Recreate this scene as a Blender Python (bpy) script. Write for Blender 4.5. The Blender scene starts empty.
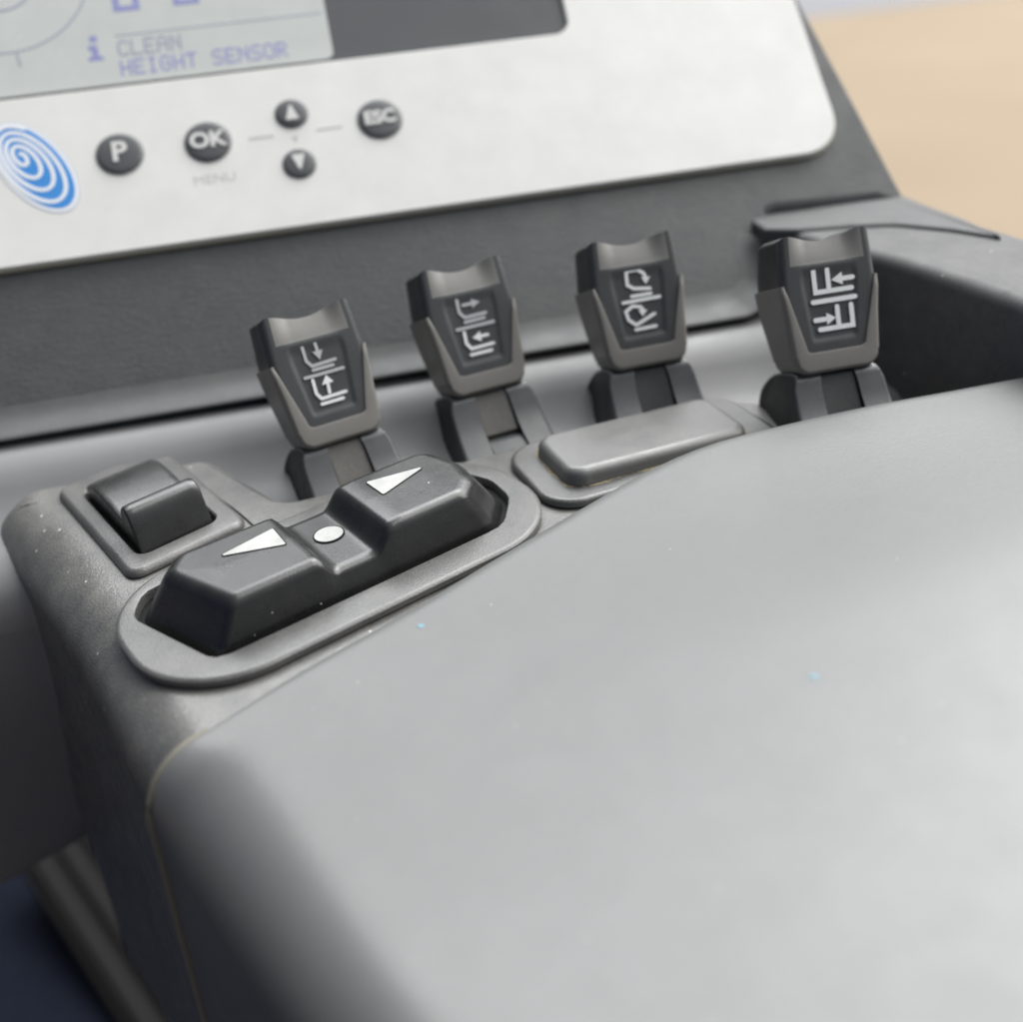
import bpy, bmesh, math, random
from mathutils import Vector, Matrix
# Fork lift armrest console, 1 Blender unit = 1 cm.  x: along the dashboard, y: away from the operator, z: up.
random.seed(7)
SC = bpy.context.scene
SC.unit_settings.scale_length = 0.01
COL = SC.collection
R = math.radians

# ------------------------------------------------------------------ objects
def tag(o, label=None, cat=None, group=None, kind=None):
    if label: o['label'] = label
    if cat: o['category'] = cat
    if group: o['group'] = group
    if kind: o['kind'] = kind
    return o

def thing(name, label, cat, M=None, group=None):
    o = bpy.data.objects.new(name, None); COL.objects.link(o)
    o.empty_display_size = 0.5
    if M is not None: o.matrix_world = M
    return tag(o, label, cat, group)

def build(name, verts, faces, mat, parent=None, sharp=35, bevel=0, seg=2, sub=0):
    me = bpy.data.meshes.new(name)
    me.from_pydata([tuple(v) for v in verts], [], faces)
    bm = bmesh.new(); bm.from_mesh(me)
    bmesh.ops.remove_doubles(bm, verts=bm.verts, dist=1e-5)
    bmesh.ops.recalc_face_normals(bm, faces=bm.faces)
    bm.to_mesh(me); bm.free()
    o = bpy.data.objects.new(name, me); COL.objects.link(o)
    me.materials.append(mat)
    me.shade_smooth()
    if sharp < 180: me.set_sharp_from_angle(angle=R(sharp))
    if bevel:
        b = o.modifiers.new('bevel', 'BEVEL'); b.width = bevel; b.segments = seg; b.limit_method = 'ANGLE'; b.angle_limit = R(30)
        b.harden_normals = True
    if sub:
        s = o.modifiers.new('sub', 'SUBSURF'); s.levels = sub; s.render_levels = sub
    if sharp < 180:
        wn = o.modifiers.new('weighted', 'WEIGHTED_NORMAL'); wn.keep_sharp = True
    if parent: o.parent = parent
    return o

class MB:
    """collects shapes into one mesh"""
    def __init__(s): s.v = []; s.f = []
    def add(s, verts, faces):
        n = len(s.v); s.v += [Vector(p) for p in verts]; s.f += [[i + n for i in f] for f in faces]
    def rings(s, rings, top=True, bottom=True, closed=True):
        n = len(rings[0]); V = []; F = []
        for r in rings: V += list(r)
        for k in range(len(rings) - 1):
            for i in range(n if closed else n - 1):
                j = (i + 1) % n
                F.append([k*n+i, k*n+j, (k+1)*n+j, (k+1)*n+i])
        if top: F.append([(len(rings)-1)*n + i for i in range(n)])
        if bottom: F.append([i for i in range(n)][::-1])
        s.add(V, F)
    def prism(s, poly, z0, z1):
        s.rings([[Vector((x, y, z0)) for x, y in poly], [Vector((x, y, z1)) for x, y in poly]])
    def stroke(s, pts, w, z0, z1, cap=True):
        """flat band of width w along 2-D points, with mitred joints and rounded ends"""
        P = [Vector(p) for p in pts]; L = []; Rr = []
        for i, p in enumerate(P):
            d0 = (P[i] - P[i-1]).normalized() if i else None
            d1 = (P[i+1] - P[i]).normalized() if i < len(P) - 1 else None
            d = ((d0 or d1) + (d1 or d0)).normalized()
            n = Vector((-d.y, d.x)); k = 1.0
            if d0 and d1: k = min(1.6, 1 / max(.3, n.dot(Vector((-d1.y, d1.x)))))
            L.append(p + n*w/2*k); Rr.append(p - n*w/2*k)
        poly = L[:]
        if cap:
            d = (P[-1] - P[-2]).normalized(); n = Vector((-d.y, d.x))
            poly += [P[-1] + (n*math.cos(a) + d*math.sin(a))*w/2 for a in (math.pi*.25, math.pi*.5, math.pi*.75)]
        poly += Rr[::-1]
        if cap:
            d = (P[0] - P[1]).normalized(); n = Vector((-d.y, d.x))
            poly += [P[0] + (n*math.cos(a) + d*math.sin(a))*w/2 for a in (math.pi*.25, math.pi*.5, math.pi*.75)]
        s.prism([(p.x, p.y) for p in poly], z0, z1)
    def build(s, name, mat, parent=None, M=None, **k):
        v = [M @ p for p in s.v] if M is not None else s.v
        return build(name, v, s.f, mat, parent, **k)

def fillet(poly, radii, seg=6):
    out = []; n = len(poly)
    for i in range(n):
        p = Vector(poly[i]); a = Vector(poly[i-1]) - p; b = Vector(poly[(i+1) % n]) - p
        r = radii[i] if isinstance(radii, (list, tuple)) else radii
        if r <= 0: out.append(p); continue
        ang = a.angle(b); t = min(r / math.tan(ang/2), a.length*.49, b.length*.49)
        A = p + a.normalized()*t; B = p + b.normalized()*t
        for k in range(seg + 1):
            u = k/seg
            q = A.lerp(p, u).lerp(p.lerp(B, u), u) if ang > 2.6 else None
            if q is None:
                c = p + (a.normalized() + b.normalized()).normalized() * (t / math.cos(ang/2))
                va = A - c; vb = B - c; w = va.angle(vb)
                q = c + (va*math.sin((1-u)*w) + vb*math.sin(u*w))/math.sin(w) if w > 1e-4 else A.lerp(B, u)
            out.append(q)
    return out

def subdiv(poly, maxlen):
    out = []
    for i in range(len(poly)):
        a = Vector(poly[i]); b = Vector(poly[(i+1) % len(poly)]); k = max(1, math.ceil((b-a).length/maxlen))
        out += [a.lerp(b, j/k) for j in range(k)]
    return out

def smooth_poly(poly, it, closed=True):
    P = [Vector(p) for p in poly]
    for _ in range(it):
        Q = []
        n = len(P)
        for i in range(n if closed else n-1):
            a, b = P[i], P[(i+1) % n]
            Q += [a.lerp(b, .25), a.lerp(b, .75)]
        if not closed: Q = [P[0]] + Q + [P[-1]]
        P = Q
    return P

def normals2(poly):
    """outward normals of a CCW polygon"""
    n = len(poly); N = []
    for i in range(n):
        a, b, c = poly[i-1], poly[i], poly[(i+1) % n]
        d = ((b-a).normalized() + (c-b).normalized()).normalized()
        N.append(Vector((d.y, -d.x)))
    return N

def rrect(w, h, r, seg=8, cx=0, cy=0):
    return [Vector((p.x + cx, p.y + cy)) for p in fillet([(-w/2, -h/2), (w/2, -h/2), (w/2, h/2), (-w/2, h/2)], r, seg)]

def lift(poly, off, z):
    N = normals2(poly)
    return [Vector((p.x + n.x*off, p.y + n.y*off, z)) for p, n in zip(poly, N)]

def slab(mb, poly, z0, z1, r, top=True, bottom=True, flare=0):
    """plate with a rounded upper edge"""
    rg = [lift(poly, flare, z0)]
    for k in range(6):
        a = k/5*math.pi/2
        rg.append(lift(poly, -r*(1-math.cos(a)), z1 - r + r*math.sin(a)))
    mb.rings(rg, top, bottom)

def tube(mb, pts, r, n=8):
    P = [Vector(p) for p in pts]; rg = []
    for i, p in enumerate(P):
        d = (P[min(i+1, len(P)-1)] - P[max(i-1, 0)]).normalized()
        u = d.cross(Vector((.3, .2, 1))).normalized(); w = d.cross(u)
        rg.append([p + (u*math.cos(t) + w*math.sin(t))*r for t in [2*math.pi*k/n for k in range(n)]])
    mb.rings(rg)

def text_mesh(mb, s, size, x, y, z0, z1, align='CENTER', sx=1, bold=0, M=None):
    cu = bpy.data.curves.new('glyphs', 'FONT'); cu.body = s; cu.size = size
    cu.align_x = align; cu.align_y = 'CENTER'; cu.offset = bold; cu.resolution_u = 4
    ob = bpy.data.objects.new('glyphs', cu); COL.objects.link(ob)
    bpy.context.view_layer.update()
    me = bpy.data.meshes.new_from_object(ob.evaluated_get(bpy.context.evaluated_depsgraph_get()))
    bm = bmesh.new(); bm.from_mesh(me)
    bmesh.ops.remove_doubles(bm, verts=bm.verts, dist=size*1e-4)
    ex = bmesh.ops.extrude_face_region(bm, geom=bm.faces[:])
    top = {v for v in ex['geom'] if isinstance(v, bmesh.types.BMVert)}
    for v in bm.verts: v.co = Vector((v.co.x*sx + x, v.co.y + y, z1 if v in top else z0))
    bm.verts.index_update()
    V = [v.co.copy() for v in bm.verts]; F = [[v.index for v in f.verts] for f in bm.faces]
    mb.add(V, F)
    bm.free(); bpy.data.objects.remove(ob); bpy.data.curves.remove(cu); bpy.data.meshes.remove(me)

def sm(x, a, b):
    t = min(1, max(0, (x-a)/(b-a))); return t*t*(3-2*t)

def frame(o, ang=0):
    return Matrix.Translation(Vector(o)) @ Matrix.Rotation(R(ang), 4, 'Z')

# ------------------------------------------------------------------ materials
def mat(name, col, rough=.5, spec=.5, metal=0, grain=0, gscale=60, dust=0, dcol=(.42, .40, .36), specks=0, wrinkle=0, rvar=.08, mottled=0, emit=0, coat=0, fine=0, mscale=.9, smudge=0):
    m = bpy.data.materials.new(name); m.use_nodes = True
    nt = m.node_tree; N = nt.nodes; Lk = nt.links.new
    b = N['Principled BSDF']
    b.inputs['Base Color'].default_value = (*col, 1); b.inputs['Roughness'].default_value = rough
    b.inputs['Specular IOR Level'].default_value = spec; b.inputs['Metallic'].default_value = metal
    b.inputs['Coat Weight'].default_value = coat; b.inputs['Coat Roughness'].default_value = .15
    if emit:
        b.inputs['Emission Color'].default_value = (*col, 1); b.inputs['Emission Strength'].default_value = emit
    tc = N.new('ShaderNodeTexCoord'); obj = tc.outputs['Object']
    def noise(scale, detail=3, rg=.6):
        n = N.new('ShaderNodeTexNoise'); n.inputs['Scale'].default_value = scale; n.inputs['Detail'].default_value = detail
        n.inputs['Roughness'].default_value = rg; Lk(obj, n.inputs['Vector']); return n.outputs['Fac']
    def ramp(x, a, c, lo=0., hi=1.):
        r = N.new('ShaderNodeMapRange'); r.inputs['From Min'].default_value = a; r.inputs['From Max'].default_value = c
        r.inputs['To Min'].default_value = lo; r.inputs['To Max'].default_value = hi; r.clamp = True
        Lk(x, r.inputs['Value']); return r.outputs['Result']
    def mix(fac, c1, c2):
        x = N.new('ShaderNodeMix'); x.data_type = 'RGBA'; Lk(fac, x.inputs['Factor'])
        for sck, c in ((x.inputs['A'], c1), (x.inputs['B'], c2)):
            if isinstance(c, tuple): sck.default_value = (*c, 1)
            else: Lk(c, sck)
        return x.outputs['Result']
    def mul(a, c):
        x = N.new('ShaderNodeMath'); x.operation = 'MULTIPLY'
        for i, q in enumerate((a, c)):
            if isinstance(q, (int, float)): x.inputs[i].default_value = q
            else: Lk(q, x.inputs[i])
        return x.outputs[0]
    color = col
    if mottled:
        color = mix(ramp(noise(mscale, 4), .3, .7), tuple(c*(1-mottled) for c in col), tuple(min(1, c*(1+mottled)) for c in col))
    if dust:
        f = mul(ramp(noise(1.3, 5, .7), .35, .75), dust)
        color = mix(f, color, dcol)
        f2 = mul(ramp(noise(30, 3, .8), .50, .66), min(1, dust*1.3))
        color = mix(f2, color, dcol)
    if specks:
        v = N.new('ShaderNodeTexVoronoi'); v.inputs['Scale'].default_value = 2.6; v.inputs['Randomness'].default_value = 1
        Lk(obj, v.inputs['Vector'])
        thr = N.new('ShaderNodeMath'); thr.operation = 'LESS_THAN'; thr.inputs[1].default_value = .075*specks
        Lk(v.outputs['Distance'], thr.inputs[0])
        w = N.new('ShaderNodeSeparateColor'); Lk(v.outputs['Color'], w.inputs[0])
        g = N.new('ShaderNodeMath'); g.operation = 'GREATER_THAN'; g.inputs[1].default_value = .55; Lk(w.outputs[0], g.inputs[0])
        color = mix(mul(thr.outputs[0], g.outputs[0]), color, (.55, .54, .50))
    if not isinstance(color, tuple): Lk(color, b.inputs['Base Color'])
    if rvar: Lk(ramp(noise(1.1, 5, .65), .3, .7, max(.03, rough-rvar), min(1, rough+rvar)), b.inputs['Roughness'])
    if smudge: Lk(ramp(noise(.55, 6, .72), .38, .62, rough-smudge, rough+smudge), b.inputs['Roughness'])
    last = None
    def bump(h, strength, dist):
        nonlocal last
        q = N.new('ShaderNodeBump'); q.inputs['Strength'].default_value = strength; q.inputs['Distance'].default_value = dist
        Lk(h, q.inputs['Height'])
        if last: Lk(last, q.inputs['Normal'])
        last = q.outputs['Normal']
    if grain: bump(noise(gscale, 2, .5), grain, .012)
    if fine: bump(noise(gscale*.4, 4, .6), fine, .02)
    if wrinkle:
        mp = N.new('ShaderNodeMapping'); mp.inputs['Rotation'].default_value = (0, 0, R(25)); mp.inputs['Scale'].default_value = (2.2, 7, 7)
        Lk(obj, mp.inputs['Vector'])
        n = N.new('ShaderNodeTexNoise'); n.inputs['Scale'].default_value = 1.6; n.inputs['Detail'].default_value = 5; n.inputs['Distortion'].default_value = 1.6
        Lk(mp.outputs[0], n.inputs['Vector']); bump(n.outputs['Fac'], wrinkle, .08)
    if last: Lk(last, b.inputs['Normal'])
    return m

M_dash = mat('dash_vinyl', (.056, .058, .060), .50, .4, wrinkle=.24, grain=.3, gscale=30, dust=.04)
M_lip = mat('lip_plastic', (.072, .073, .075), .55, .5, grain=.15, gscale=25, dust=.05)
M_tray = mat('tray_plastic', (.215, .215, .217), .48, .5, dust=.03, grain=.08, gscale=40)
M_cons = mat('console_plastic', (.080, .080, .079), .36, .8, grain=.75, gscale=22, dust=.22, specks=1.0)
M_switch = mat('switch_plastic', (.009, .0095, .010), .29, .75, grain=.20, gscale=34, dust=.025, specks=.6)
M_plate = mat('switch_plate_plastic', (.062, .062, .062), .38, .8, grain=.5, gscale=26, dust=.13)
M_cover = mat('cover_plastic', (.105, .105, .103), .40, .8, grain=.4, gscale=26, dust=.09)
M_pad = mat('pad_vinyl', (.132, .135, .134), .43, .7, grain=.30, gscale=16, fine=.10, dust=.025, rvar=.03, specks=.4)
M_pipe = mat('pad_seam', (.20, .185, .15), .6, .4)
M_head = mat('lever_dark_face', (.048, .051, .054), .45, .5, grain=.12, gscale=40, dust=.05)
M_side   = mat('lever_shell', (.018, .019, .021), .35, .5, dust=.05)
M_scoop = mat('lever_scoop_sky_sheen', (.20, .196, .185), .50, .45, dust=.1)  # paler than the face: sky reflection on the scoop put into the colour
M_boot = mat('lever_grey_sleeve', (.205, .195, .178), .46, .5, grain=.15, gscale=35, dust=.10)
M_stem = mat('lever_stem', (.060, .063, .067), .32, .6, dust=.06)
M_cheek  = mat('lever_stem_side', (.012, .013, .015), .45, .5, specks=.35)
M_strip  = mat('lever_strip', (.075, .072, .066), .5, .5, dust=.15)
M_sym = mat('white_print', (.90, .92, .90), .5, .4)
M_sym2   = mat('greyed_print', (.50, .52, .52), .5, .4)
M_panel = mat('panel_paint', (.70, .695, .668), .42, .5, mottled=.04, fine=.05, gscale=8)
M_edge   = mat('panel_edge', (.52, .50, .40), .4, .5)
M_glass  = mat('screen_surround', (.10, .102, .106), .18, .5, rvar=.03)
M_lcd = mat('lcd_glass', (.52, .54, .52), .25, .5, rvar=.03, mottled=.04)
M_ink = mat('lcd_ink', (.27, .28, .50), .4, .3)
M_ink2 = mat('lcd_ink_pale', (.32, .33, .41), .4, .3)
M_btn    = mat('button_rubber', (.075, .077, .082), .42, .5)
M_bsym = mat('button_legend', (.62, .62, .60), .5, .4)
M_faint = mat('panel_print', (.46, .46, .45), .5, .4)
M_blue   = mat('emblem_blue', (.05, .25, .62), .35, .5)
M_white  = mat('emblem_white', (.78, .80, .82), .35, .5)
M_silver = mat('emblem_rim', (.50, .54, .62), .3, .5)
M_lens = mat('lens_white', (.41, .41, .395), .4, .4, mottled=.14, mscale=3, grain=.2, gscale=20)
M_black  = mat('gap_black', (.006, .006, .007), .7, .2)
M_cowl = mat('cowling_plastic', (.215, .215, .22), .5, .4)
M_mat = mat('floor_mat_rubber', (.004, .006, .013), .8, .1)
M_pedal = mat('pedal_rubber', (.018, .0172, .017), .9, .05)
M_dome   = mat('dome_metal', (.6, .6, .6), .25, .5, metal=1)
M_fleck = mat('blue_fleck', (.16, .30, .36), .5, .3)
M_ground = mat('concrete_floor', (.27, .215, .155), .85, .1, rvar=.05, mottled=.05, mscale=.006)
M_pave = mat('grey_concrete', (.22, .22, .235), .8, .1)

# ------------------------------------------------------------------ camera
H = 10.8
yaw, pitch, roll = R(-10.23), R(31.40), R(5.36)
fwd = Vector((-math.sin(yaw)*math.cos(pitch), math.cos(yaw)*math.cos(pitch), -math.sin(pitch)))
rt = Vector((math.cos(yaw), math.sin(yaw), 0)); dn = fwd.cross(rt)
r2 = rt*math.cos(roll) + dn*math.sin(roll); d2 = -rt*math.sin(roll) + dn*math.cos(roll)
cam = bpy.data.cameras.new('camera'); co = bpy.data.objects.new('camera', cam); COL.objects.link(co)
Mc = Matrix((r2, -d2, -fwd)).transposed().to_4x4(); Mc.translation = (0, 0, H); co.matrix_world = Mc
cam.sensor_width = 36; cam.lens = 36*1051/1023; cam.clip_start = .5; cam.clip_end = 60000
cam.dof.use_dof = True; cam.dof.focus_distance = 19.5
cam.dof.aperture_fstop = 1e-3*cam.lens/(2*.215)
SC.camera = co

# ------------------------------------------------------------------ dashboard
PT = R(45.7)                                    # slope of the dashboard face from the vertical
PM = Matrix(((1, 0, 0, 0), (0, math.sin(PT), -math.cos(PT), 26.34), (0, math.cos(PT), math.sin(PT), 3.7), (0, 0, 0, 1)))  # (x, v, out)
dash = thing('dashboard', 'dark grey grained dashboard sloping up behind the four levers', 'dashboard', Matrix.Translation((2, 24, 0)))
DI = dash.matrix_world.inverted()
poly = [(-16, -3.98), (10.55, -3.98), (11.35, -3.55), (11.45, -2.3), (12.1, -1.6), (15.85, -1.8), (15.35, 1.37), (14.78, 4.76), (13.3, 14), (-16, 14)]
poly = subdiv(fillet(poly, [0, .45, .5, .35, .4, 0, 0, 0, 1, 1], 6), .8)
mb = MB(); r = .42
HN = normals2(poly); HR = [.08 if n.x > .6 else r for n in HN]
rg = [lift(poly, -.5, -7), lift(poly, 0, -5), lift(poly, 0, -1.2)]
for k in range(8):
    a = k/7*math.pi/2; rg.append([Vector((p.x - n.x*q*(1-math.cos(a)), p.y - n.y*q*(1-math.cos(a)), -q + q*math.sin(a))) for p, n, q in zip(poly, HN, HR)])
mb.rings(rg); mb.build('housing', M_dash, dash, DI @ PM, sharp=40)
idx = [i for i, p in enumerate(poly) if p.y < -1.7 and -15.95 < p.x < 11.9]
lp = [(-.50, .0), (-.40, .004), (-.25, .02), (-.10, .06), (.05, .125), (.2, .205), (.32, .265), (.38, .285), (.42, .27), (.42, .22), (.36, .14), (.0, -.15), (-.5, -.3)]
mb = MB(); mb.rings([[Vector((poly[i].x + HN[i].x*d, poly[i].y + HN[i].y*d, o)) for d, o in lp] for i in idx], False, False, closed=False)
mb.build('lip', M_lip, dash, DI @ PM, sharp=60)
# shelf below the ridge, stepped, rolling down into the cowling
prof = [(25.2, .66), (23.7, .66), (22.9, .63), (22.45, .46), (22.15, .24), (21.88, -.04), (21.6, -.28), (21.3, -.47), (20.95, -.60), (20.5, -.74), (20.1, -.98), (19.8, -1.35), (19.65, -2.0), (19.9, -5), (21.6, -11.2), (22.2, -11.8), (24, -12.0), (27, -11)]
prof = smooth_poly(prof, 2, False)
ks = max(i for i, p in enumerate(prof) if p.y > -2.3)
mb = MB(); xs = [-30, -10, -5, 0, 5, 10, 13.4]
xs = [-30, -16, -12, -11, -10.5, -10, -9.5, -9, -8.5, -8, -7, -6, -4, 0, 5, 10, 13.4]
def lowz(x, z): return z if z > -3 else -3 + (z+3)*(1 - .10*sm(x, -11.5, -8.8) - .25*sm(x, -9.5, -5))
mb.rings([[Vector((x, y, lowz(x, z))) for y, z in prof[:ks+1]] for x in xs], False, False, closed=False)
mb.build('shelf', M_tray, dash, DI, sharp=180)
mb = MB(); mb.rings([[Vector((x, y + (.0 if i else .0), lowz(x, z))) for i, (y, z) in enumerate(prof[ks:])] for x in xs], False, False, closed=False)
mb.build('cowling', M_cowl, dash, DI, sharp=180)
poly = [(11.5, 24.3), (12.2, 23.9), (13.4, 23.62), (14.5, 23.2), (15.4, 22.2), (16.0, 21.2), (16.05, 21.25), (16.1, 22.7), (15.95, 24.3), (15.9, 25.6), (11.5, 25.6)]
poly = subdiv(fillet(poly, [.0, .35, .5, .8, .8, 0, 0, .3, .3, .1, .1], 5), .4)
mb = MB(); rg = [lift(poly, 0, .4)]
for k in range(7):
    a = k/6*math.pi/2; rg.append(lift(poly, -.10*(1-math.cos(a)), 2.45 + .10*math.sin(a)))
mb.rings(rg); mb.build('rim', M_lip, dash, DI, sharp=50)
# small bright metal dome added on the cowling
mb = MB()
sx = Vector((-7.75, 19.75, -1.75))
rg = []
for k in range(5):
    a = k/4*math.pi/2
    rg.append([sx + Vector((.22*math.cos(a)*math.cos(t), -.12*math.sin(a), .3*math.cos(a)*math.sin(t))) for t in [2*math.pi*i/16 for i in range(16)]])
mb.rings(rg); mb.build('metal_dome', M_dome, dash, DI)

# side moulding right of the levers
bol = thing('side_moulding', 'dark grey side wall moulding at the right end of the lever recess', 'moulding', Matrix.Translation((15, 20, 0)))
BI = bol.matrix_world.inverted()
poly = [(14.9, 10), (19.5, 10), (18.3, 15), (17.0, 18.3), (16.6, 20.6), (16.35, 22.0), (15.8, 23.6), (14.5, 24.4), (13.4, 24.4), (12.0, 24.2), (12.45, 22.7), (13.2, 21.3), (13.75, 19.4), (14.2, 17.3), (14.6, 14)]
poly = subdiv(smooth_poly(subdiv(poly, .8), 2), .25)
N = normals2(poly)
rad = [.30 if n.x < -.35 else .10 for n in N]
rad = [sum(rad[(i+k) % len(rad)] for k in range(-4, 5))/9 for i in range(len(rad))]
mb = MB(); rg = [[Vector((p.x, p.y, -4)) for p in poly], [Vector((p.x, p.y, .5)) for p in poly]]
for k in range(8):
    a = k/7*math.pi/2
    rg.append([Vector((p.x - n.x*q*(1-math.cos(a)), p.y - n.y*q*(1-math.cos(a)), 2.46 - q + q*math.sin(a))) for p, n, q in zip(poly, N, rad)])
mb.rings(rg); mb.build('wall', mat('moulding_plastic', (.082, .083, .085), .60, .4, grain=.3, gscale=24, dust=.12, specks=.8), bol, BI, sharp=40)

# ------------------------------------------------------------------ display
disp = thing('display_panel', 'off-white display panel with a screen, round buttons and a blue spiral emblem', 'display', PM @ Matrix.Translation((-.02, -.12, .004)))
# panel coordinates: x along, v up, out of the face
outer = fillet([(-11, 0), (14.6, 0), (14.5, 12.4), (-11, 12.4)], [1.1, 1.15, 1.1, 1.1], 10)
win = fillet([(-10, 4.56), (8.1, 4.56), (8.35, 11.4), (-10, 11.4)], [.35, .42, .35, .35], 10)
mb = MB()
n = len(outer)
def loop(p, off, z): return lift(p, off, z)
rg = [loop(outer, 0, 0), loop(outer, 0, .17), loop(outer, -.03, .2)]
V = [q for l in rg for q in l]; F = []
for k in range(2):
    for i in range(n): F.append([k*n+i, k*n+(i+1) % n, (k+1)*n+(i+1) % n, (k+1)*n+i])
rw = [loop(win, .03, .2), loop(win, 0, .17), loop(win, 0, .02)]
b0 = len(V); V += [q for l in rw for q in l]
for i in range(n): F.append([2*n+i, 2*n+(i+1) % n, b0+(i+1) % n, b0+i])
for k in range(2):
    for i in range(n): F.append([b0+k*n+i, b0+k*n+(i+1) % n, b0+(k+1)*n+(i+1) % n, b0+(k+1)*n+i])
mb.add(V, F); mb.build('face_plate', M_panel, disp, sharp=30)
mb = MB(); mb.rings([loop(outer, .035, 0.002), loop(outer, .035, .10), loop(outer, -.05, .10)], False, False); mb.build('edge_trim', M_edge, disp)
mb = MB(); mb.prism([(p.x, p.y) for p in lift(win, .05, 0)], .0, .06); scr = mb.build('screen', M_glass, disp)
lc = fillet([(-9.6, 4.72), (1.84, 4.72), (1.96, 10.9), (-9.6, 10.9)], [.2, .22, .2, .2], 6)
mb = MB(); mb.prism([(p.x, p.y) for p in lc], .03, .075); lcd = mb.build('lcd', M_lcd, disp)
G = {'C': '01110 10001 10000 10000 10000 10001 01110', 'L': '10000 10000 10000 10000 10000 10000 11111', 'E': '11111 10000 10000 11110 10000 10000 11111',
     'A': '01110 10001 10001 11111 10001 10001 10001', 'N': '10001 11001 10101 10101 10011 10001 10001', 'H': '10001 10001 10001 11111 10001 10001 10001',
     'I': '01110 00100 00100 00100 00100 00100 01110', 'G': '01110 10001 10000 10111 10001 10001 01110', 'T': '11111 00100 00100 00100 00100 00100 00100',
     'S': '01111 10000 10000 01110 00001 00001 11110', 'O': '01110 10001 10001 10001 10001 10001 01110', 'R': '11110 10001 10001 11110 10100 10010 10001', ' ': '00000 '*7}
def dots(mb, s, x, v, pitch, hgt):
    dx = pitch/6; dy = hgt/7
    for k, ch in enumerate(s):
        for rI, row in enumerate(G[ch].split()):
            i = 0
            while i < 5:
                if row[i] == '1':
                    j = i
                    while j < 5 and row[j] == '1': j += 1
                    mb.prism([(x+k*pitch+i*dx, v+(6-rI)*dy), (x+k*pitch+j*dx, v+(6-rI)*dy), (x+k*pitch+j*dx, v+(7-rI)*dy), (x+k*pitch+i*dx, v+(7-rI)*dy)], .076, .079)
                    i = j
                else: i += 1
mb = MB(); dots(mb, 'CLEAN', -3.47, 5.50, .325, .48); mb.build('screen_text', M_ink2, lcd)
for wd, x0 in (('HEIGHT', -3.47), ('SENSOR', -3.47 + 7*.325)):
    mb = MB(); dots(mb, wd, x0, 4.93, .325, .46); mb.build('screen_text', M_ink, lcd)
mb = MB()
for x0, v0, x1, v1 in ((-4.12, 6.02, -3.94, 6.2), (-4.18, 5.78, -3.96, 5.92), (-4.10, 5.56, -3.94, 5.8), (-4.2, 5.46, -3.84, 5.58)):
    mb.prism([(x0, v0), (x1, v0), (x1, v1), (x0, v1)], .076, .079)
mb.build('information_icon', M_ink, lcd)
mb = MB(); mb.stroke([(-3.5, 6.13), (1.75, 6.13)], .035, .076, .079, False); mb.build('rule_line', M_ink2, lcd)
for x0 in (-3.45, -1.95):
    mb = MB(); mb.stroke([(x0+.1, 8.2), (x0+.1, 6.92), (x0+.6, 6.92), (x0+.6, 8.2), (x0+.1, 8.2)], .16, .076, .079, False); mb.build('screen_digit', M_ink, lcd)
mb = MB()
cir = [(-6.1 + 2.12*math.cos(t), 8.1 + 2.12*math.sin(t)) for t in [math.pi*2*k/72 for k in range(73)]]
mb.stroke(cir, .05, .076, .079, False); mb.stroke([(-5.9, 5.96), (-5.84, 5.55)], .05, .076, .079, False)
cir = [(-6.1 + .75*math.cos(t), 8.0 + .75*math.sin(t)) for t in [math.pi*2*k/40 for k in range(41)]]
mb.stroke(cir, .07, .076, .079, False)
mb.build('gauge_ring', M_ink2, lcd)
# push buttons
def button(x, v, d, rot=0):
    mb = MB(); rg = []
    for rr, z in ((.5, .19), (.5, .225), (.488, .25), (.45, .268), (.34, .28), (.2, .287), (.06, .29)):
        rg.append([Vector((x + d*rr*math.cos(t), v + d*rr*math.sin(t), z)) for t in [2*math.pi*k/40 for k in range(40)]])
    mb.rings(rg); b = mb.build('push_button', M_btn, disp, sharp=60)
    mb = MB(); mb.rings([[Vector((x + d*q*math.cos(t), v + d*q*math.sin(t), z)) for t in [2*math.pi*k/40 for k in range(40)]] for q, z in ((.5, .2), (.545, .2), (.545, .206), (.5, .206))], False, False)
    mb.build('button_gap', M_faint, b)
    return b
for s, x, v, d in (('P', -3.77, 2.62, 1.10), ('OK', -1.65, 2.64, 1.10), ('ESC', 2.64, 2.66, 1.10)):
    b = button(x, v, d); mb = MB(); text_mesh(mb, s, .74 if len(s) == 1 else (.58 if len(s) == 2 else .50), x, v, .26, .305, sx=1.0 if len(s) < 3 else .95, bold=.022)
    mb.build('legend', M_bsym, b, sharp=30)
for sgn, x, v in ((1, .49, 3.14), (-1, .45, 1.70)):
    b = button(x, v, .80); mb = MB()
    tri = fillet([(x-.17, v-.22*sgn), (x+.17, v-.22*sgn), (x, v+.26*sgn)], .03, 3)
    mb.prism([(p.x, p.y) for p in tri], .26, .305); mb.build('legend', M_bsym, b)
for q in ([(-.66, 2.58), (-.04, 2.58)], [(1.02, 2.59), (1.68, 2.59)], [(.42, 2.50), (.47, 2.36), (.52, 2.50)]):
    mb = MB(); mb.stroke(q, .07, .2, .204, False); mb.build('guide_line', M_faint, disp)
mb = MB(); text_mesh(mb, 'MENU', .36, -1.64, 1.60, .2, .204, sx=1.05); mb.build('menu_print', M_faint, disp)
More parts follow.
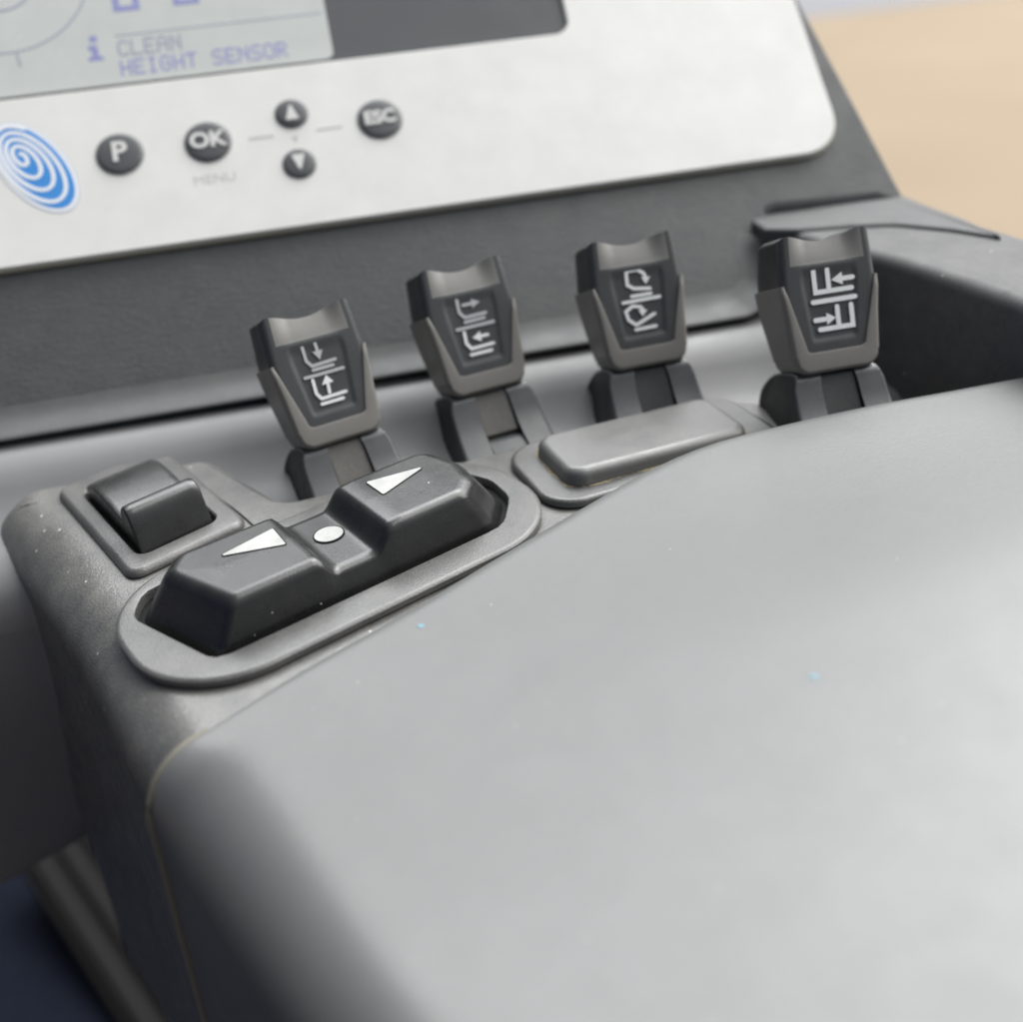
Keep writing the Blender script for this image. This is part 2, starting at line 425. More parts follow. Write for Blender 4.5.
# spiral emblem
def ell(cx, cv, a, b, phi, t):
    x = a*math.cos(t); y = b*math.sin(t); return (cx + x*math.cos(phi) - y*math.sin(phi), cv + x*math.sin(phi) + y*math.cos(phi))
EP = math.atan2(-2.55, 1.46)
mb = MB(); mb.prism([ell(-5.79, 2.57, 1.48, .76, EP, 2*math.pi*k/64) for k in range(64)], .198, .206); em = mb.build('emblem', M_silver, disp)
mb = MB(); mb.prism([ell(-5.79, 2.57, 1.44, .73, EP, 2*math.pi*k/64) for k in range(64)], .2, .210); mb.build('emblem_border', M_white, em)
mb = MB(); mb.prism([ell(-5.80, 2.59, 1.36, .655, EP, 2*math.pi*k/64) for k in range(64)], .2, .214); mb.build('emblem_ground', M_blue, em)
pts = []; turns = 4.0
for k in range(200):
    t = k/199; g = t**.92
    pts.append(ell(-6.07 + .27*g, 2.92 - .34*g, .07 + 1.27*g, .05 + .60*g, EP, -2*math.pi*turns*t + 2.4))
mb = MB(); mb.stroke(pts, .095, .2, .219); mb.build('emblem_spiral', M_white, em)

# ------------------------------------------------------------------ levers
HT, WS, WT, WB = 2.80, 2.10, 1.98, 1.80
def head_w(v):
    w = WB + (WS-WB)*min(1, v/1.78) if v < 1.78 else WS + (WT-WS)*(v-1.78)/(HT-1.78)
    r = .28
    if v < r: w -= 2*(r - math.sqrt(max(0, r*r-(r-v)**2)))
    return w
def head_top(s):                                 # dipped upper edge between two horns
    return HT - .16*sm(1-abs(s), .10, .95) - .08*(max(0, abs(s)-.84)/.16)**2
def head_t(v): return 1.10 + .30*sm(v, 0, 1.5) - .12*sm(v, 1.8, 2.8)     # thickness
def front(s, v):                                  # depth of the front face (0 = plane), positive goes back
    e = (1-abs(s))*head_w(v)/2; n = 0
    if e < .15: n += .15 - math.sqrt(max(0, .0225-(.15-e)**2))
    top = head_top(s)
    if abs(s) < .80:
        k = sm(.80-abs(s), 0, .42)
        a = max(0, (v-2.20)/(top-2.20))
        n += k*(.025*sm(v, 2.17, 2.2) + .13*a**1.2)
    # shallow recess round the symbol
    lim = .50 + .10*min(1, v/1.8)
    n += .035*sm(lim-abs(s), 0, .09)*sm(v, .58, .68)*(1-sm(v, 1.9, 2.15))
    return n

def make_lever(name, label):
    t = thing(name, label, 'lever', group='fingertip control levers in a row')
    NU, NV = 56, 60
    def cell(i, j):
        q = 2*i/NU - 1; aq = abs(q); sg = 1 if q > 0 else -1         # columns fall on |s| = .79, rows on v = 2.19
        s = sg*(aq/.714*.79 if aq <= .7143 else .79 + (aq-.7143)/.2857*.21)
        f = j/NV; vt = head_top(s)
        v = f/.75*2.19 if f <= .75 else 2.19 + (f-.75)/.25*(vt-2.19)
        return s, v
    def surf(i, j):
        s, v = cell(i, j); return Vector((s*head_w(v)/2, front(s, v), v))     # local: x = u, y = back, z = v
    g = [[surf(i, j) for i in range(NU+1)] for j in range(NV+1)]
    # shell: front face, sides and back in one body
    bound = [g[0][i] for i in range(NU+1)] + [g[j][NU] for j in range(1, NV+1)] + [g[NV][i] for i in range(NU-1, -1, -1)] + [g[j][0] for j in range(NV-1, 0, -1)]
    mb = MB(); rg = [bound]
    for k, (f, ins) in enumerate(((.35, 0), (.75, 0), (.93, .03), (1, .12))):
        cx = 0; cz = 1.4
        rg.append([Vector((p.x*(1-ins*.9), max(p.y + .01, p.y*(1-f) + head_t(p.z)*f), cz + (p.z-cz)*(1-ins*.6))) for p in bound])
    mb.rings(rg, True, False); shell = mb.build('shell', M_side, t, sharp=50)
    V = [p for row in g for p in row]; W = NU+1
    Fd = []; Fs = []
    for j in range(NV):
        for i in range(NU):
            s, v = cell(i+.5, j+.5); f = [j*W+i, j*W+i+1, (j+1)*W+i+1, (j+1)*W+i]
            (Fs if (v > 2.191 and abs(s) < .788) else Fd).append(f)
    mb = MB(); mb.add(V, Fd); fc = mb.build('face', M_head, t, sharp=60)
    mb = MB(); mb.add(V, Fs); th = mb.build('thumb_rest', M_scoop, t, sharp=60)
    for ob in (fc, th):
        bm = bmesh.new(); bm.from_mesh(ob.data)
        bmesh.ops.delete(bm, geom=[q for q in bm.verts if not q.link_faces], context='VERTS')
        if sum(f.normal.y*f.calc_area() for f in bm.faces) > 0: bmesh.ops.reverse_faces(bm, faces=bm.faces)
        bm.to_mesh(ob.data); bm.free()
    # grey sleeve: wraps sides and bottom, open towards the face
    path = []                                     # (outer point, inner point) along a U from the left shoulder to the right one
    def inner_u(v): return .62 + (.985-.62)*min(1, max(0, (v-.40)/(1.78-.40)))
    K = 26; VS = 1.80
    left = []
    for k in range(K+1):
        v = VS*(1-k/K); left.append((Vector((-head_w(max(v, .0))/2 - .03, v)), None))
    outl = [Vector((-(head_w(VS*(1-k/K))/2+.035), VS*(1-k/K))) for k in range(K)]
    arc = []
    for k in range(9):                            # rounded lower left corner
        a = math.pi + k/8*math.pi/2; arc.append(Vector((-WB/2 + .27 + (.30)*math.cos(a), .25 + .30*math.sin(a))))
    outl = [p for p in outl if p.y > .27] + arc
    bot = [Vector((x, -.05)) for x in (-.4, -.2, 0)]
    half = outl + bot
    full = half + [Vector((-p.x, p.y)) for p in half[-2::-1]]
    def inner(p):
        s = -1 if p.x < 0 else 1
        if p.y > .45: return Vector((s*min(abs(p.x)-.015, inner_u(p.y)), p.y + .02))
        c = Vector((s*.52, .52)); 
        q = Vector((p.x*.66, .40 - .05*(p.x*.9)**2*0 + max(0, p.y)*.18))
        return q
    I = [inner(p) for p in full]
    rings = []
    for p, q in zip(full, I):
        d = (q - p); L = max(d.length, .02); tb = head_t(max(0, p.y))
        up = sm(VS - p.y, 0, .25)                 # sleeve thins out at the shoulder
        fr = -.045*up
        def at(f, n): return Vector((p.x + d.x*f, n, p.y + d.y*f))
        rr = min(.09, L*.4)/L
        rings.append([at(.06, tb*.97), at(0, tb*.85), at(0, .12), at(rr*.12, .05), at(rr*.5, fr + .018), at(rr*1.1, fr), at(.86, fr + .004), at(.97, fr + .015), at(1, .03), at(1.0, .09)])
    mb = MB(); mb.rings(rings, True, True, closed=False); mb.build('sleeve', M_boot, t, sharp=50)
    # stem: two cheeks, centre strip, flared foot
    side = [(.10, .02), (.02, -.35), (-.10, -.8), (-.36, -1.30), (-.75, -1.75), (-.85, -2.4), (2.6, -2.4), (2.6, -1.75), (2.35, -1.3), (2.1, -.85), (1.95, -.35), (1.5, .02), (.80, .06)]
    sp = smooth_poly(side, 2)
    def wid(z): return 1.0 + .10*min(1, max(0, -z/1.6)) - .10*sm(z, -.35, .05)
    for sg in (-1, 1):
        mb = MB(); rg = []
        for f in (.40, .93, .975, 1.0):
            ins = 0 if f < .95 else (.012 if f < .99 else .05)
            nrm = normals2(sp); q = [p + n*ins*(1 if False else -1) for p, n in zip(sp, [(-n) for n in nrm])] if False else sp
            cx = .6; cz = -1.1
            rg.append([Vector((sg*wid(p.y)*f, cx + (p.x-cx)*(1-ins), cz + (p.y-cz)*(1-ins))) for p in q])
        mb.rings(rg); mb.build('cheek', M_stem, t, sharp=45)
        mb = MB(); q = [Vector((sg*(wid(p.y)+.004), .65 + (p.x-.65)*.95, -1.08 + (p.y+1.08)*.95)) for p in sp]
        q2 = [Vector((sg*(wid(p.y)-.06), .65 + (p.x-.65)*.95, -1.08 + (p.y+1.08)*.95)) for p in sp]
        mb.rings([q2, q]); mb.build('side_cap', M_cheek, t, sharp=45)
    strip = smooth_poly([(.16, .02), (.09, -.35), (-.03, -.82), (-.12, -1.12), (.8, -1.2), (.7, .03)], 2)
    mb = MB(); mb.rings([[Vector((x, p.x, p.y)) for p in strip] for x in (-.385, .385)]); mb.build('centre_strip', M_strip, t, sharp=45)
    skirt = smooth_poly([(-.10, -1.08), (-.34, -1.34), (-.74, -1.76), (-.84, -2.4), (1.0, -2.4), (1.0, -1.0)], 2)
    mb = MB(); mb.rings([[Vector((x, p.x, p.y)) for p in skirt] for x in (-.395, .395)]); mb.build('foot', M_head, t, sharp=45)
    return t

SYM = [
 [[(-.28, 2.06), (-.28, 1.75), (-.19, 1.62), (.33, 1.64)], [(-.2, 1.535), (.25, 1.535)], [(.01, 2.08), (.01, 1.88)], 'T', [(-.10, 1.90), (.12, 1.90), (.01, 1.71)], [(-.42, 1.42), (.44, 1.42)],
  'W', [(-.27, 1.34), (-.28, 1.05), (-.20, .92), (.35, .93)], [(-.23, .81), (.25, .81)], [(0, 1.0), (.02, 1.19)], 'T', [(-.11, 1.19), (.15, 1.20), (.03, 1.37)]],
 [[(-.27, 2.04), (-.28, 1.76), (-.18, 1.63), (.32, 1.64)], [(-.2, 1.53), (.26, 1.54)], [(-.16, 1.90), (.05, 1.90)], 'T', [(.05, 2.0), (.24, 1.90), (.04, 1.80)], [(-.43, 1.41), (.45, 1.41)],
  'W', [(-.28, 1.32), (-.29, 1.08), (-.20, .94), (.33, .95)], [(-.24, .81), (.25, .81)], [(.24, 1.16), (.05, 1.16)], 'T', [(.08, 1.27), (-.12, 1.16), (.07, 1.05)]],
 [[(-.22, 2.07), (-.24, 1.78), (-.10, 1.68), (.27, 1.63)], [(-.22, 2.07), (.03, 2.08), (.17, 1.98), (.20, 1.90)], 'T', [(.10, 1.90), (.31, 1.88), (.19, 1.74)], [(-.18, 1.52), (.27, 1.52)], [(-.40, 1.41), (.46, 1.42)],
  'W', [(-.37, 1.21), (-.33, 1.02), (-.17, .89), (.28, 1.07)], [(-.37, 1.21), (-.20, 1.31), (-.02, 1.27), (.03, 1.20)], [(-.2, .79), (.27, .80)], 'T', [(-.08, 1.21), (.13, 1.18), (.00, 1.06)]],
 [[(-.32, 2.04), (-.32, 1.6), (.48, 1.6)], [(-.02, 2.04), (-.02, 1.63)], [(.52, 1.81), (.27, 1.81)], 'T', [(.29, 1.94), (.05, 1.81), (.29, 1.69)], [(-.40, 1.41), (.53, 1.41)],
  'W', [(.42, 1.26), (.42, .84), (-.31, .84)], [(.11, 1.26), (.11, .86)], [(-.39, 1.04), (-.14, 1.04)], 'T', [(-.14, 1.16), (.06, 1.04), (-.14, .92)]]]
def make_symbol(k, t):
    w = (.066, .072, .074, .098)[k]; mode = None
    parts = [MB(), MB()]; cur = 0; z1 = .018
    for st in SYM[k]:
        if st == 'W': cur = 1; continue
        if st == 'T': mode = 'T'; continue
        z1 += .0015
        if mode == 'T': parts[cur].prism(st, 0, z1); mode = None
        else: parts[cur].stroke(st, w*(.7 if (k < 2 and cur == 0 and st[0][0] == SYM[k][4][0][0]) else 1), 0, z1)
    Ms = Matrix(((1, 0, 0, 0), (0, 0, -1, .03), (0, 1, 0, 0), (0, 0, 0, 1)))     # (u, v, out) -> lever local, just proud of the recess
    parts[0].build('symbol', M_sym2 if k < 2 else M_sym, t, Ms); parts[1].build('symbol', M_sym, t, Ms)

LEV = [(.21, 20.3, .78, 16.4, 'lever with fork lowering and raising symbols, behind the left end of the rocker'),
       (3.6, 21.16, .95, 11.2, 'lever with two fork reach symbols, behind the right end of the rocker'),
       (7.15, 20.58, 1.15, 1.77, 'lever with two tilted fork symbols, behind the flat blank cover'),
       (10.48, 18.31, 1.39, -1.15, 'lever with bold white fork shifting symbols, next to the side moulding')]
TILT = Matrix.Rotation(-R(23.4), 4, 'X')
proto = make_lever('control_lever', LEV[0][4])
kids = list(proto.children)
for k, (x, y, z, ps, lab) in enumerate(LEV):
    if k == 0: t = proto
    else:
        t = proto.copy(); COL.objects.link(t); t['label'] = lab
        for ch in kids:
            c = ch.copy(); COL.objects.link(c); c.parent = t
            if k > 1 and ch.name.startswith('centre_strip'):
                c.material_slots[0].link = 'OBJECT'; c.material_slots[0].material = M_side
    t.matrix_world = Matrix.Translation((x, y, z)) @ Matrix.Rotation(R(ps), 4, 'Z') @ TILT
    t['label'] = 'dark grey ' + lab
    make_symbol(k, t)

# ------------------------------------------------------------------ armrest console
cons = thing('armrest_console', 'dusty dark grey moulded armrest console that carries the switches', 'console', Matrix.Translation((0, 17, 0)))
CI = cons.matrix_world.inverted()
top = [(-3.3, 12.2), (-1.0, 11.0), (3, 8), (12, 12), (12.2, 16.5), (10.1, 18.3), (9.45, 19.95), (8.6, 20.42), (5.78, 20.02), (1.87, 19.62), (-1.35, 19.3), (-2.95, 21.85), (-3.75, 22.72), (-4.5, 22.85), (-5.5, 22.7), (-6.15, 22.25), (-6.1, 21.6), (-5.06, 19.5), (-4.15, 16.9)]
# wall line (outer); the rounding radius tells the long soft left edge from the crisp back edge
outl = [(-3.5, 11.75), (0, 11.0), (4, 9), (12.4, 12), (12.6, 16.5), (10.35, 18.5), (9.7, 20.1), (8.7, 20.62), (5.78, 20.22), (1.87, 19.80), (-1.25, 19.46), (-2.75, 21.95), (-3.5, 22.85), (-4.5, 23.15), (-5.8, 23.1), (-7.25, 22.6), (-7.62, 21.3), (-6.62, 19.5), (-5.25, 16.4)]
radc = [1.15, .5, .5, .5, .3, .25, .3, .3, .2, .2, .2, .25, .4, .5, .6, .9, 1.15, 1.2, 1.2]
def dense(poly, rad, maxlen, it=2):
    P = []; Q = []
    n = len(poly)
    for i in range(n):
        a = Vector(poly[i]); b = Vector(poly[(i+1) % n]); k = max(1, math.ceil((b-a).length/maxlen))
        for j in range(k): P.append(a.lerp(b, j/k)); Q.append(rad[i] + (rad[(i+1) % n]-rad[i])*j/k)
    for _ in range(it):
        A = []; B = []
        for i in range(len(P)):
            j = (i+1) % len(P)
            A += [P[i].lerp(P[j], .25), P[i].lerp(P[j], .75)]; B += [Q[i]*.75+Q[j]*.25, Q[i]*.25+Q[j]*.75]
        P, Q = A, B
    return P, Q
P, Q = dense(outl, radc, .9)
N = normals2(P)
mb = MB(); rg = []
for z, o in ((-14, .75), (-9, .48), (-5, .24), (-3, .12), (-2, .05), (-1.4, .01)):
    rg.append([Vector((p.x + n.x*o*sm(-n.x, .3, .8), p.y + n.y*o*sm(-n.x, .3, .8), z)) for p, n in zip(P, N)])
for k in range(10):
    a = k/9*math.pi/2
    rg.append([Vector((p.x - n.x*q*(1-math.cos(a)), p.y - n.y*q*(1-math.cos(a)), -q*1.0 + q*math.sin(a) - (0 if k else .0))) for p, n, q in zip(P, N, Q)])
mb.rings(rg); mb.build('body', M_cons, cons, CI, sharp=60)
# moulding joints on top
for pts in ([(-4.05, 22.2), (-3.55, 21.75), (-2.3, 19.6), (-1.85, 18.6)], [(8.75, 20.35), (9.15, 19.6), (9.35, 18.6), (9.4, 17.9)]):
    q = smooth_poly(pts, 2, False); mb = MB(); mb.stroke(q, .05, .0, .006, False); mb.build('joint', M_black, cons, CI)

mb = MB(); mb.prism([(-3.9 + .05*math.cos(a), 17.22 + .08*math.sin(a)) for a in [math.pi*2*k/10 for k in range(10)]], -.02, .006); mb.build('paint_fleck', M_fleck, cons, CI)

# ------------------------------------------------------------------ direction rocker
FM = frame((-.4, 16.4, 0), 24)
rk = thing('rocker_switch', 'long black rocker switch with two white arrows on an oval plate', 'rocker switch', FM)
plate = rrect(8.2, 3.95, 1.75, 14, .22, .2)
bp = fillet([(-2.72, -.95), (3.0, -.95), (3.66, -.25), (3.78, .5), (3.4, 1.5), (-2.95, 1.6), (-3.32, 1.05)], [.20, .5, .5, .6, .5, .4, .3], 5)
plate = subdiv(plate, .25)
gap = lift(bp, .11, 0); hole = []
for p in plate:                                     # same corner count as the plate: cut the gap outline along rays from its middle
    c = Vector((.2, .3)); d = (p - c); best = None
    for i in range(len(gap)):
        a, b = gap[i].xy - c, gap[(i+1) % len(gap)].xy - c; e = b - a; den = d.x*e.y - d.y*e.x
        if abs(den) < 1e-9: continue
        t = (a.x*e.y - a.y*e.x)/den; u = (a.x*d.y - a.y*d.x)/den
        if t > 0 and -1e-6 <= u <= 1+1e-6 and (best is None or t > best): best = t
    hole.append(c + d*best)
mb = MB(); n = len(plate)
rg = [lift(plate, -.12, -.05), lift(plate, -.12, .04), lift(plate, 0, .045), lift(plate, .005, .15), lift(plate, -.03, .19), lift(plate, -.09, .205), lift(hole, .05, .205), lift(hole, .02, .19), lift(hole, 0, .14), lift(hole, 0, -.3)]
rg = [[p for p in g_] for g_ in rg]
mb.rings(rg, False, False); bz = mb.build('bezel', M_plate, rk, sharp=40)
mb = MB(); mb.prism([(p.x, p.y) for p in lift(hole, .04, 0)], -.3, .012); mb.build('well', M_black, rk)
def rz(x):
    z = .97 + .10*sm(x, .3, 1.2)
    return z - .34*(sm(x, -.62, -.30)*(1-sm(x, .46, .86)))
bp = fillet([(-2.72, -.95), (3.0, -.95), (3.66, -.25), (3.78, .5), (3.4, 1.5), (-2.95, 1.6), (-3.32, 1.05)], [.20, .5, .5, .6, .5, .4, .3], 5)
tp = fillet([(-2.22, -.80), (2.42, -.80), (2.86, -.42), (3.02, .3), (2.82, 1.2), (-2.35, 1.25), (-2.78, .78)], [.20, .35, .4, .5, .4, .35, .3], 5)
body = []; topo = []
for i in range(len(bp)):
    j = (i+1) % len(bp); k = max(1, math.ceil((bp[j]-bp[i]).length/.1))
    body += [bp[i].lerp(bp[j], q/k) for q in range(k)]; topo += [tp[i].lerp(tp[j], q/k) for q in range(k)]
mb = MB(); rg = []
body3 = [Vector((p.x, p.y)) for p in body]; top3 = [Vector(p) for p in topo]
for f in (-.25, 0, .5, .80):
    rg.append([Vector((b.x + (t.x-b.x)*f, b.y + (t.y-b.y)*f, (rz(b.x + (t.x-b.x)*f))*f)) for b, t in zip(body3, top3)])
for k in range(1, 6):                              # rounded shoulder
    a = k/5*math.pi/2; f = .80 + .2*math.sin(a); ins = .17*(1-math.cos(a))
    q = []
    Nn = normals2(top3)
    for b, t, nn in zip(body3, top3, Nn):
        x = b.x + (t.x-b.x)*f - nn.x*ins; y = b.y + (t.y-b.y)*f - nn.y*ins; q.append(Vector((x, y, rz(x)*f)))
    rg.append(q)
edge = rg[-1]
for s_ in (.97, .8, .6, .4, .2, 0):                   # crown towards the long axis
    q = []
    for p in edge:
        mx = min(2.2, max(-2.0, p.x)); my = .22
        x = mx + (p.x-mx)*s_; y = my + (p.y-my)*s_; q.append(Vector((x, y, rz(x) + .012*(1-s_))))
    rg.append(q)
mb.rings(rg, top=False); rb = mb.build('rocker', M_switch, rk, sharp=60)
def decal(poly, z, name, m, par, grow):
    mb = MB(); mb.prism([(p.x, p.y) for p in lift(poly, grow, 0)], z-.05, z+.006); mb.build(name + '_border', M_black, par)
    mb = MB(); mb.prism([(p.x, p.y) for p in poly], z-.05, z+.011); mb.build(name, m, par)
decal(fillet([(-1.87, .55), (-.80, .06), (-.74, .72)], .03, 3), rz(-1.4) + .014, 'arrow_mark', M_lens, rb, .022)
decal(fillet([(1.28, .16), (2.42, .52), (1.28, .80)], .03, 3), rz(1.8) + .014, 'arrow_mark', M_lens, rb, .022)
ind = [Vector((.13 + .27*math.cos(t), .32 + .25*math.sin(t))) for t in [2*math.pi*k/32 for k in range(32)]]
decal(ind, .655, 'indicator_lens', M_lens, rb, .028)

# ------------------------------------------------------------------ square toggle
AX = Vector((.866, .5, 0)); AY = Vector((-.42, .907, 0)); O = Vector((-4.0, 20.0, 0))
TM = Matrix(((AX.x, AY.x, 0, 0), (AX.y, AY.y, 0, 0), (0, 0, 1, 0), (0, 0, 0, 1)))
tg = thing('toggle_switch', 'small square black toggle switch with a raised bar in a grey frame', 'toggle switch', Matrix.Translation(O))
fr = rrect(2.5, 4.5, .30, 8, .03, .08); ho = rrect(1.74, 3.42, .25, 8, .02, 0)
mb = MB(); mb.rings([lift(fr, -.08, -.05), lift(fr, -.08, .03), lift(fr, .03, .035), lift(fr, .02, .09), lift(fr, -.03, .15), lift(fr, -.10, .18), lift(ho, .03, .18), lift(ho, 0, .15), lift(ho, 0, -.3)], False, False)
mb.build('frame', M_plate, tg, TM, sharp=40)
mb = MB(); mb.prism([(p.x, p.y) for p in lift(ho, .03, 0)], -.3, .01); mb.build('well', M_black, tg, TM)
tp = [(1.55, -.1), (1.6, .22), (1.42, .46), (.8, .60), (.0, .58), (-.72, .50), (-.84, .55), (-.91, .82), (-1.0, .95), (-1.22, .96), (-1.36, .86), (-1.5, .45), (-1.62, .05), (-1.64, -.1)]
tp = smooth_poly(tp, 2, False)
mb = MB(); rg = []
for u in (-.77, -.755, -.72, -.6, 0, .6, .72, .755, .77):
    e = .77 - abs(u); d = .0 if e > .1 else (.1 - math.sqrt(max(0, .01-(.1-e)**2)))
    rg.append([Vector((u, p.x, max(-.1, p.y - d*1.0))) for p in tp])
mb.rings(rg, True, True, closed=True); mb.build('rocker', M_switch, tg, TM, sharp=50)

# ------------------------------------------------------------------ blank cover
bc = thing('blanking_cover', 'flat grey raised cover filling an unused switch position', 'switch cover', frame((6.3, 18.75, 0), 9.5))
pl_ = rrect(5.5, 2.75, .75, 10, .05, -.05); cv = rrect(4.25, 1.95, .42, 8, 0, -.02)
mb = MB(); mb.rings([lift(pl_, -.1, -.05), lift(pl_, -.1, .04), lift(pl_, .01, .05), lift(pl_, 0, .13), lift(pl_, -.04, .18), lift(pl_, -.11, .2)]); mb.build('plate', M_plate, bc, sharp=40)
mb = MB()
rg = [lift(cv, -.06, .15), lift(cv, -.06, .215), lift(cv, 0, .22), lift(cv, -.02, .35)]
for k in range(1, 7):
    a = k/6*math.pi/2; rg.append(lift(cv, -.02 - .22*(1-math.cos(a)), .35 + .2*math.sin(a)))
dl_ = subdiv([Vector((p.x, p.y)) for p in cv], .06); wd = [max(.0, .035 + .035*math.sin(i*.37) + random.uniform(-.025, .03)) for i in range(len(dl_))]
N_ = normals2(dl_); md = MB()
md.rings([[Vector((p.x - n_.x*.05, p.y - n_.y*.05, .206)) for p, n_ in zip(dl_, N_)], [Vector((p.x + n_.x*q, p.y + n_.y*q, .206)) for p, n_, q in zip(dl_, N_, wd)]], False, False)
md.build('dust_line', mat('sandy_dust', (.30, .26, .18), .9, .1, mottled=.4, mscale=9), bc)
def dish(p): return p + Vector((0, 0, -.13*sm(p.x, -1.9, .2) + .05*sm(p.x, .6, 2.1)))
rg = [[dish(p) if p.z > .3 else p for p in g_] for g_ in rg]
mb.rings(rg); mb.build('cover', M_cover, bc, sharp=50)

# ------------------------------------------------------------------ armrest pad
pad = thing('armrest_pad', 'large worn grey vinyl armrest pad in the foreground', 'armrest', Matrix.Translation((6, 10, 0)))
AI = pad.matrix_world.inverted()
back = [(-3.50, 12.25, .02, .3), (-2.9, 12.55, .06, .35), (-2.4, 12.85, .1, .4), (-1.21, 13.66, .16, .45), (.56, 14.6, .25, .5), (2.13, 15.42, .32, .5), (3.83, 16.20, .42, .5), (5.72, 17.08, .55, .5), (7.10, 17.45, .70, .5), (8.37, 17.47, .84, .5), (10.32, 17.47, 1.0, .5), (12.28, 17.42, 1.05, .5), (14.21, 17.45, 1.05, .5), (17, 17.4, 1.05, .6)]
rest = [(24, 15, 1, 1), (25, 3, 1, 1), (14, -1, 1, 1), (3.5, 0, .8, 1.6), (1.2, 1.6, .75, 1.9), (-.2, 4.8, .65, 1.9), (-1.75, 8.2, .5, 1.8), (-2.85, 10.7, .30, 1.4), (-3.4, 11.9, .10, .7)]
def pad_z(x, y):
    a = .13 + .93*sm(x, -4, 12)
    return a + (1.05-a)*.62*sm(12.5-y, 0, 9) + .30*math.exp(-((x-9)**2 + (y-9)**2)/60)*sm(16-y, 0, 5)
bk = [Vector((-3.70, 12.12))] + [Vector(p[:2]) for p in back[1:]] + [Vector((21, 17.2)), Vector((26, 17))]
bk = smooth_poly(bk, 3, False)
ln = [0]
for a, b in zip(bk, bk[1:]): ln.append(ln[-1] + (b-a).length)
def along(d):
    for k in range(len(bk)-1):
        if d <= ln[k+1]: return bk[k].lerp(bk[k+1], (d-ln[k])/(ln[k+1]-ln[k]))
    return bk[-1]
LD = Vector((.41, -.912)).normalized(); LN = Vector((-LD.y, LD.x)); L0 = bk[0]
def roll(d, w): return 0 if d >= w else w - math.sqrt(max(0, w*w - (w-d)**2))
us = [2.3*(1-math.cos(k/16*math.pi/2)) for k in range(17)] + [2.3 + (ln[-1]-2.3)*(k/60)**1.15 for k in range(1, 61)]
ts = [.6*(1-math.cos(k/12*math.pi/2)) for k in range(13)] + [.6 + 16.5*(k/50)**1.1 for k in range(1, 51)]
grid = []
for t in ts:
    row = []
    for u in us:
        b = along(u); f = u/ln[-1]
        D = (LD*(1-f) + Vector((.05, -1))*f).normalized()
        p = b + D*t
        dl = (p - L0).dot(LN); wl = 1.0 + .5*sm(t, 0, .9) - .3*sm(t, 1, 6)
        wb = .10 + .38*sm(u, .6, 6)
        row.append(Vector((p.x, p.y, pad_z(p.x, p.y) - roll(max(0, dl), wl)*1.15 - roll(t, wb)*(1 if t < .6 else 0))))
    grid.append(row)
def down(p, z, o): return Vector((p.x + o.x, p.y + o.y, min(p.z, z)))
lo = [(-1.7, .03), (-3, .12), (-5, .24), (-9, .48), (-14, .75)]
G2 = []
for r_ in grid:                                     # left wall
    G2.append([down(r_[0], z, -LN*o) for z, o in lo[::-1]] + r_)
bw = []
for z in (-14, -6, -2.5, -1.2): bw.append([Vector((p.x, p.y + .0, min(p.z, z))) for p in G2[0]])
rg = bw + G2
mb = MB(); mb.rings(rg, False, False, closed=False); mb.build('cushion', M_pad, pad, AI, sharp=180)
pipe = [p + Vector((-.03, .02, .0)) for p in G2[0][:len(lo)+12]]
mb = MB(); tube(mb, pipe, .07); mb.build('piping', M_pipe, pad, AI)
for x, y in ((.82, 13.85), (5.8, 10.05)):
    mb = MB(); z = pad_z(x, y); mb.rings([[Vector((x + .055*math.cos(a)*(1+.3*math.sin(3*a+x)), y + .05*math.sin(a), z + q)) for a in [math.pi*2*k/12 for k in range(12)]] for q in (-.03, .006)])
    mb.build('paint_fleck', M_fleck, pad, AI)

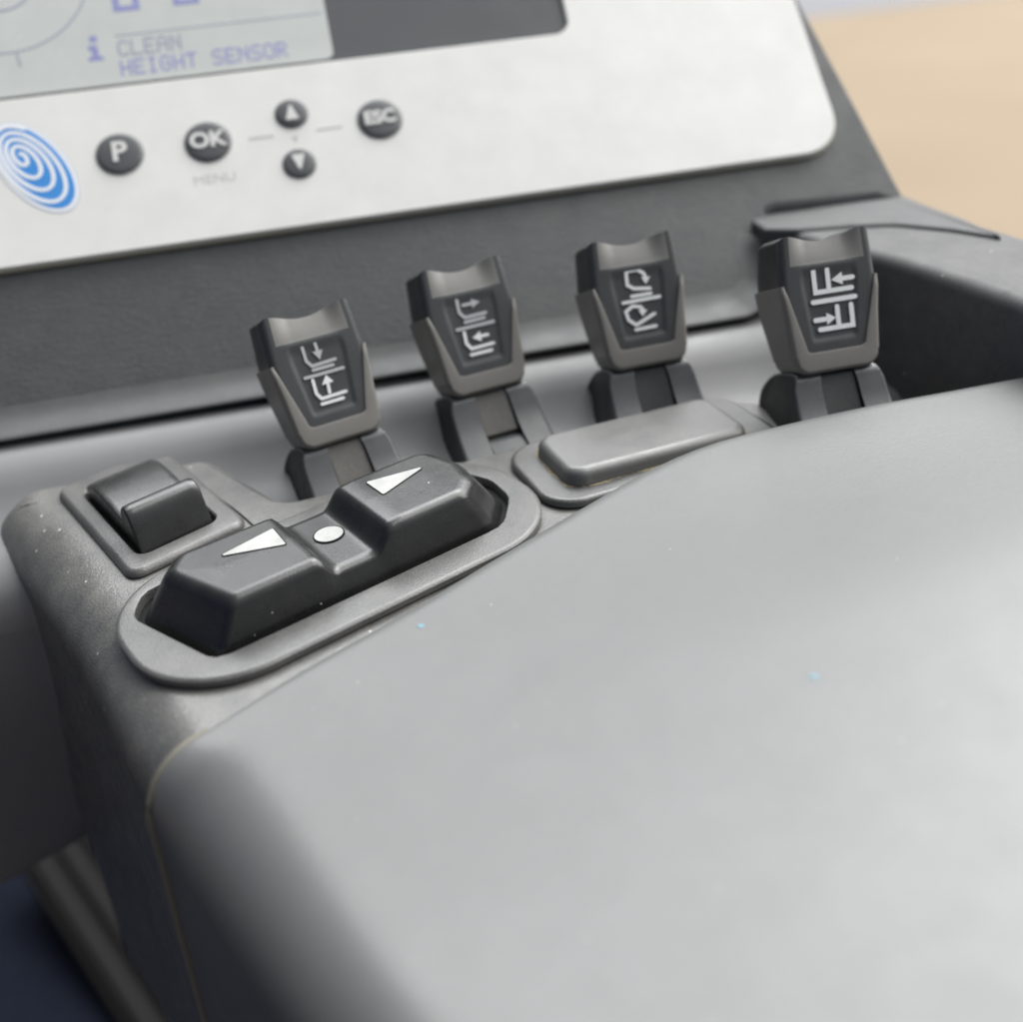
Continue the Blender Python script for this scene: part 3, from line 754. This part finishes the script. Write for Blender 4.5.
# ------------------------------------------------------------------ cab floor, pedal, ground
def plane(name, x0, x1, y0, y1, z, m, kind='structure'):
    o = build(name, [(x0, y0, z), (x1, y0, z), (x1, y1, z), (x0, y1, z)], [[0, 1, 2, 3]], m); tag(o, kind=kind); return o
plane('ground', -6000, 6000, -3000, 9000, -150, M_ground)
plane('pavement', -6000, 6000, 1120, 9000, -149.6, M_pave)
mb = MB(); mb.prism([(-160, -140), (16, -140), (16, 75), (-160, 75)], -52, -46); fl = mb.build('cab_floor', M_mat); tag(fl, kind='structure')
pd = thing('foot_pedal', 'dark ribbed rubber foot pedal on the cab floor below the console', 'pedal', frame((-17.9, 46.5, -45), 30) @ Matrix.Rotation(R(12), 4, 'X'))
mb = MB(); slab(mb, rrect(5.4, 22, 1.0, 6), -.8, .6, .3); mb.build('tread_plate', M_pedal, pd)
for k in range(3):
    mb = MB(); slab(mb, rrect(.85, 20, .4, 4, -1.7 + k*1.7, 0), .5, 1.1, .25); mb.build('rib', M_pedal, pd)

# ------------------------------------------------------------------ light
w = bpy.data.worlds.new('World'); SC.world = w; w.use_nodes = True
nt = w.node_tree; bg = nt.nodes['Background']
tc = nt.nodes.new('ShaderNodeTexCoord'); dt = nt.nodes.new('ShaderNodeVectorMath'); dt.operation = 'DOT_PRODUCT'
nt.links.new(tc.outputs['Generated'], dt.inputs[0]); dt.inputs[1].default_value = (.72, .22, .66)   # brighter up and to the right, dim low on the left
rmp = nt.nodes.new('ShaderNodeValToRGB'); e = rmp.color_ramp.elements
e[0].position = .10; e[0].color = (.030, .055, .130, 1); e[1].position = .95; e[1].color = (.62, .64, .66, 1)
el = e.new(.5); el.color = (.075, .085, .11, 1)
mr = nt.nodes.new('ShaderNodeMapRange'); mr.inputs['From Min'].default_value = -1; mr.inputs['From Max'].default_value = 1
nt.links.new(dt.outputs['Value'], mr.inputs['Value']); nt.links.new(mr.outputs[0], rmp.inputs[0]); nt.links.new(rmp.outputs[0], bg.inputs[0]); bg.inputs[1].default_value = 1
def area(name, loc, target, sx, sy, L, col=(1, 1, 1)):
    la = bpy.data.lights.new(name, 'AREA'); la.shape = 'RECTANGLE'; la.size = sx; la.size_y = sy; la.color = col
    la.energy = L*sx*sy*math.pi
    o = bpy.data.objects.new(name, la); COL.objects.link(o); o.location = loc
    o.rotation_euler = (Vector(target) - Vector(loc)).to_track_quat('-Z', 'Y').to_euler(); return o
area('roof_light', (1500, 450, 1500), (0, 100, 0), 2400, 2400, 4.0, (1, .985, .96))
area('window_light', (500, 1650, 2300), (0, 0, 0), 3200, 1600, 5.2, (.97, .99, 1))
SC.view_settings.view_transform = 'Standard'; SC.view_settings.look = 'None'; SC.view_settings.exposure = .3; SC.view_settings.gamma = 1
SC.view_settings.use_curve_mapping = False
SC.cycles.use_denoising = True
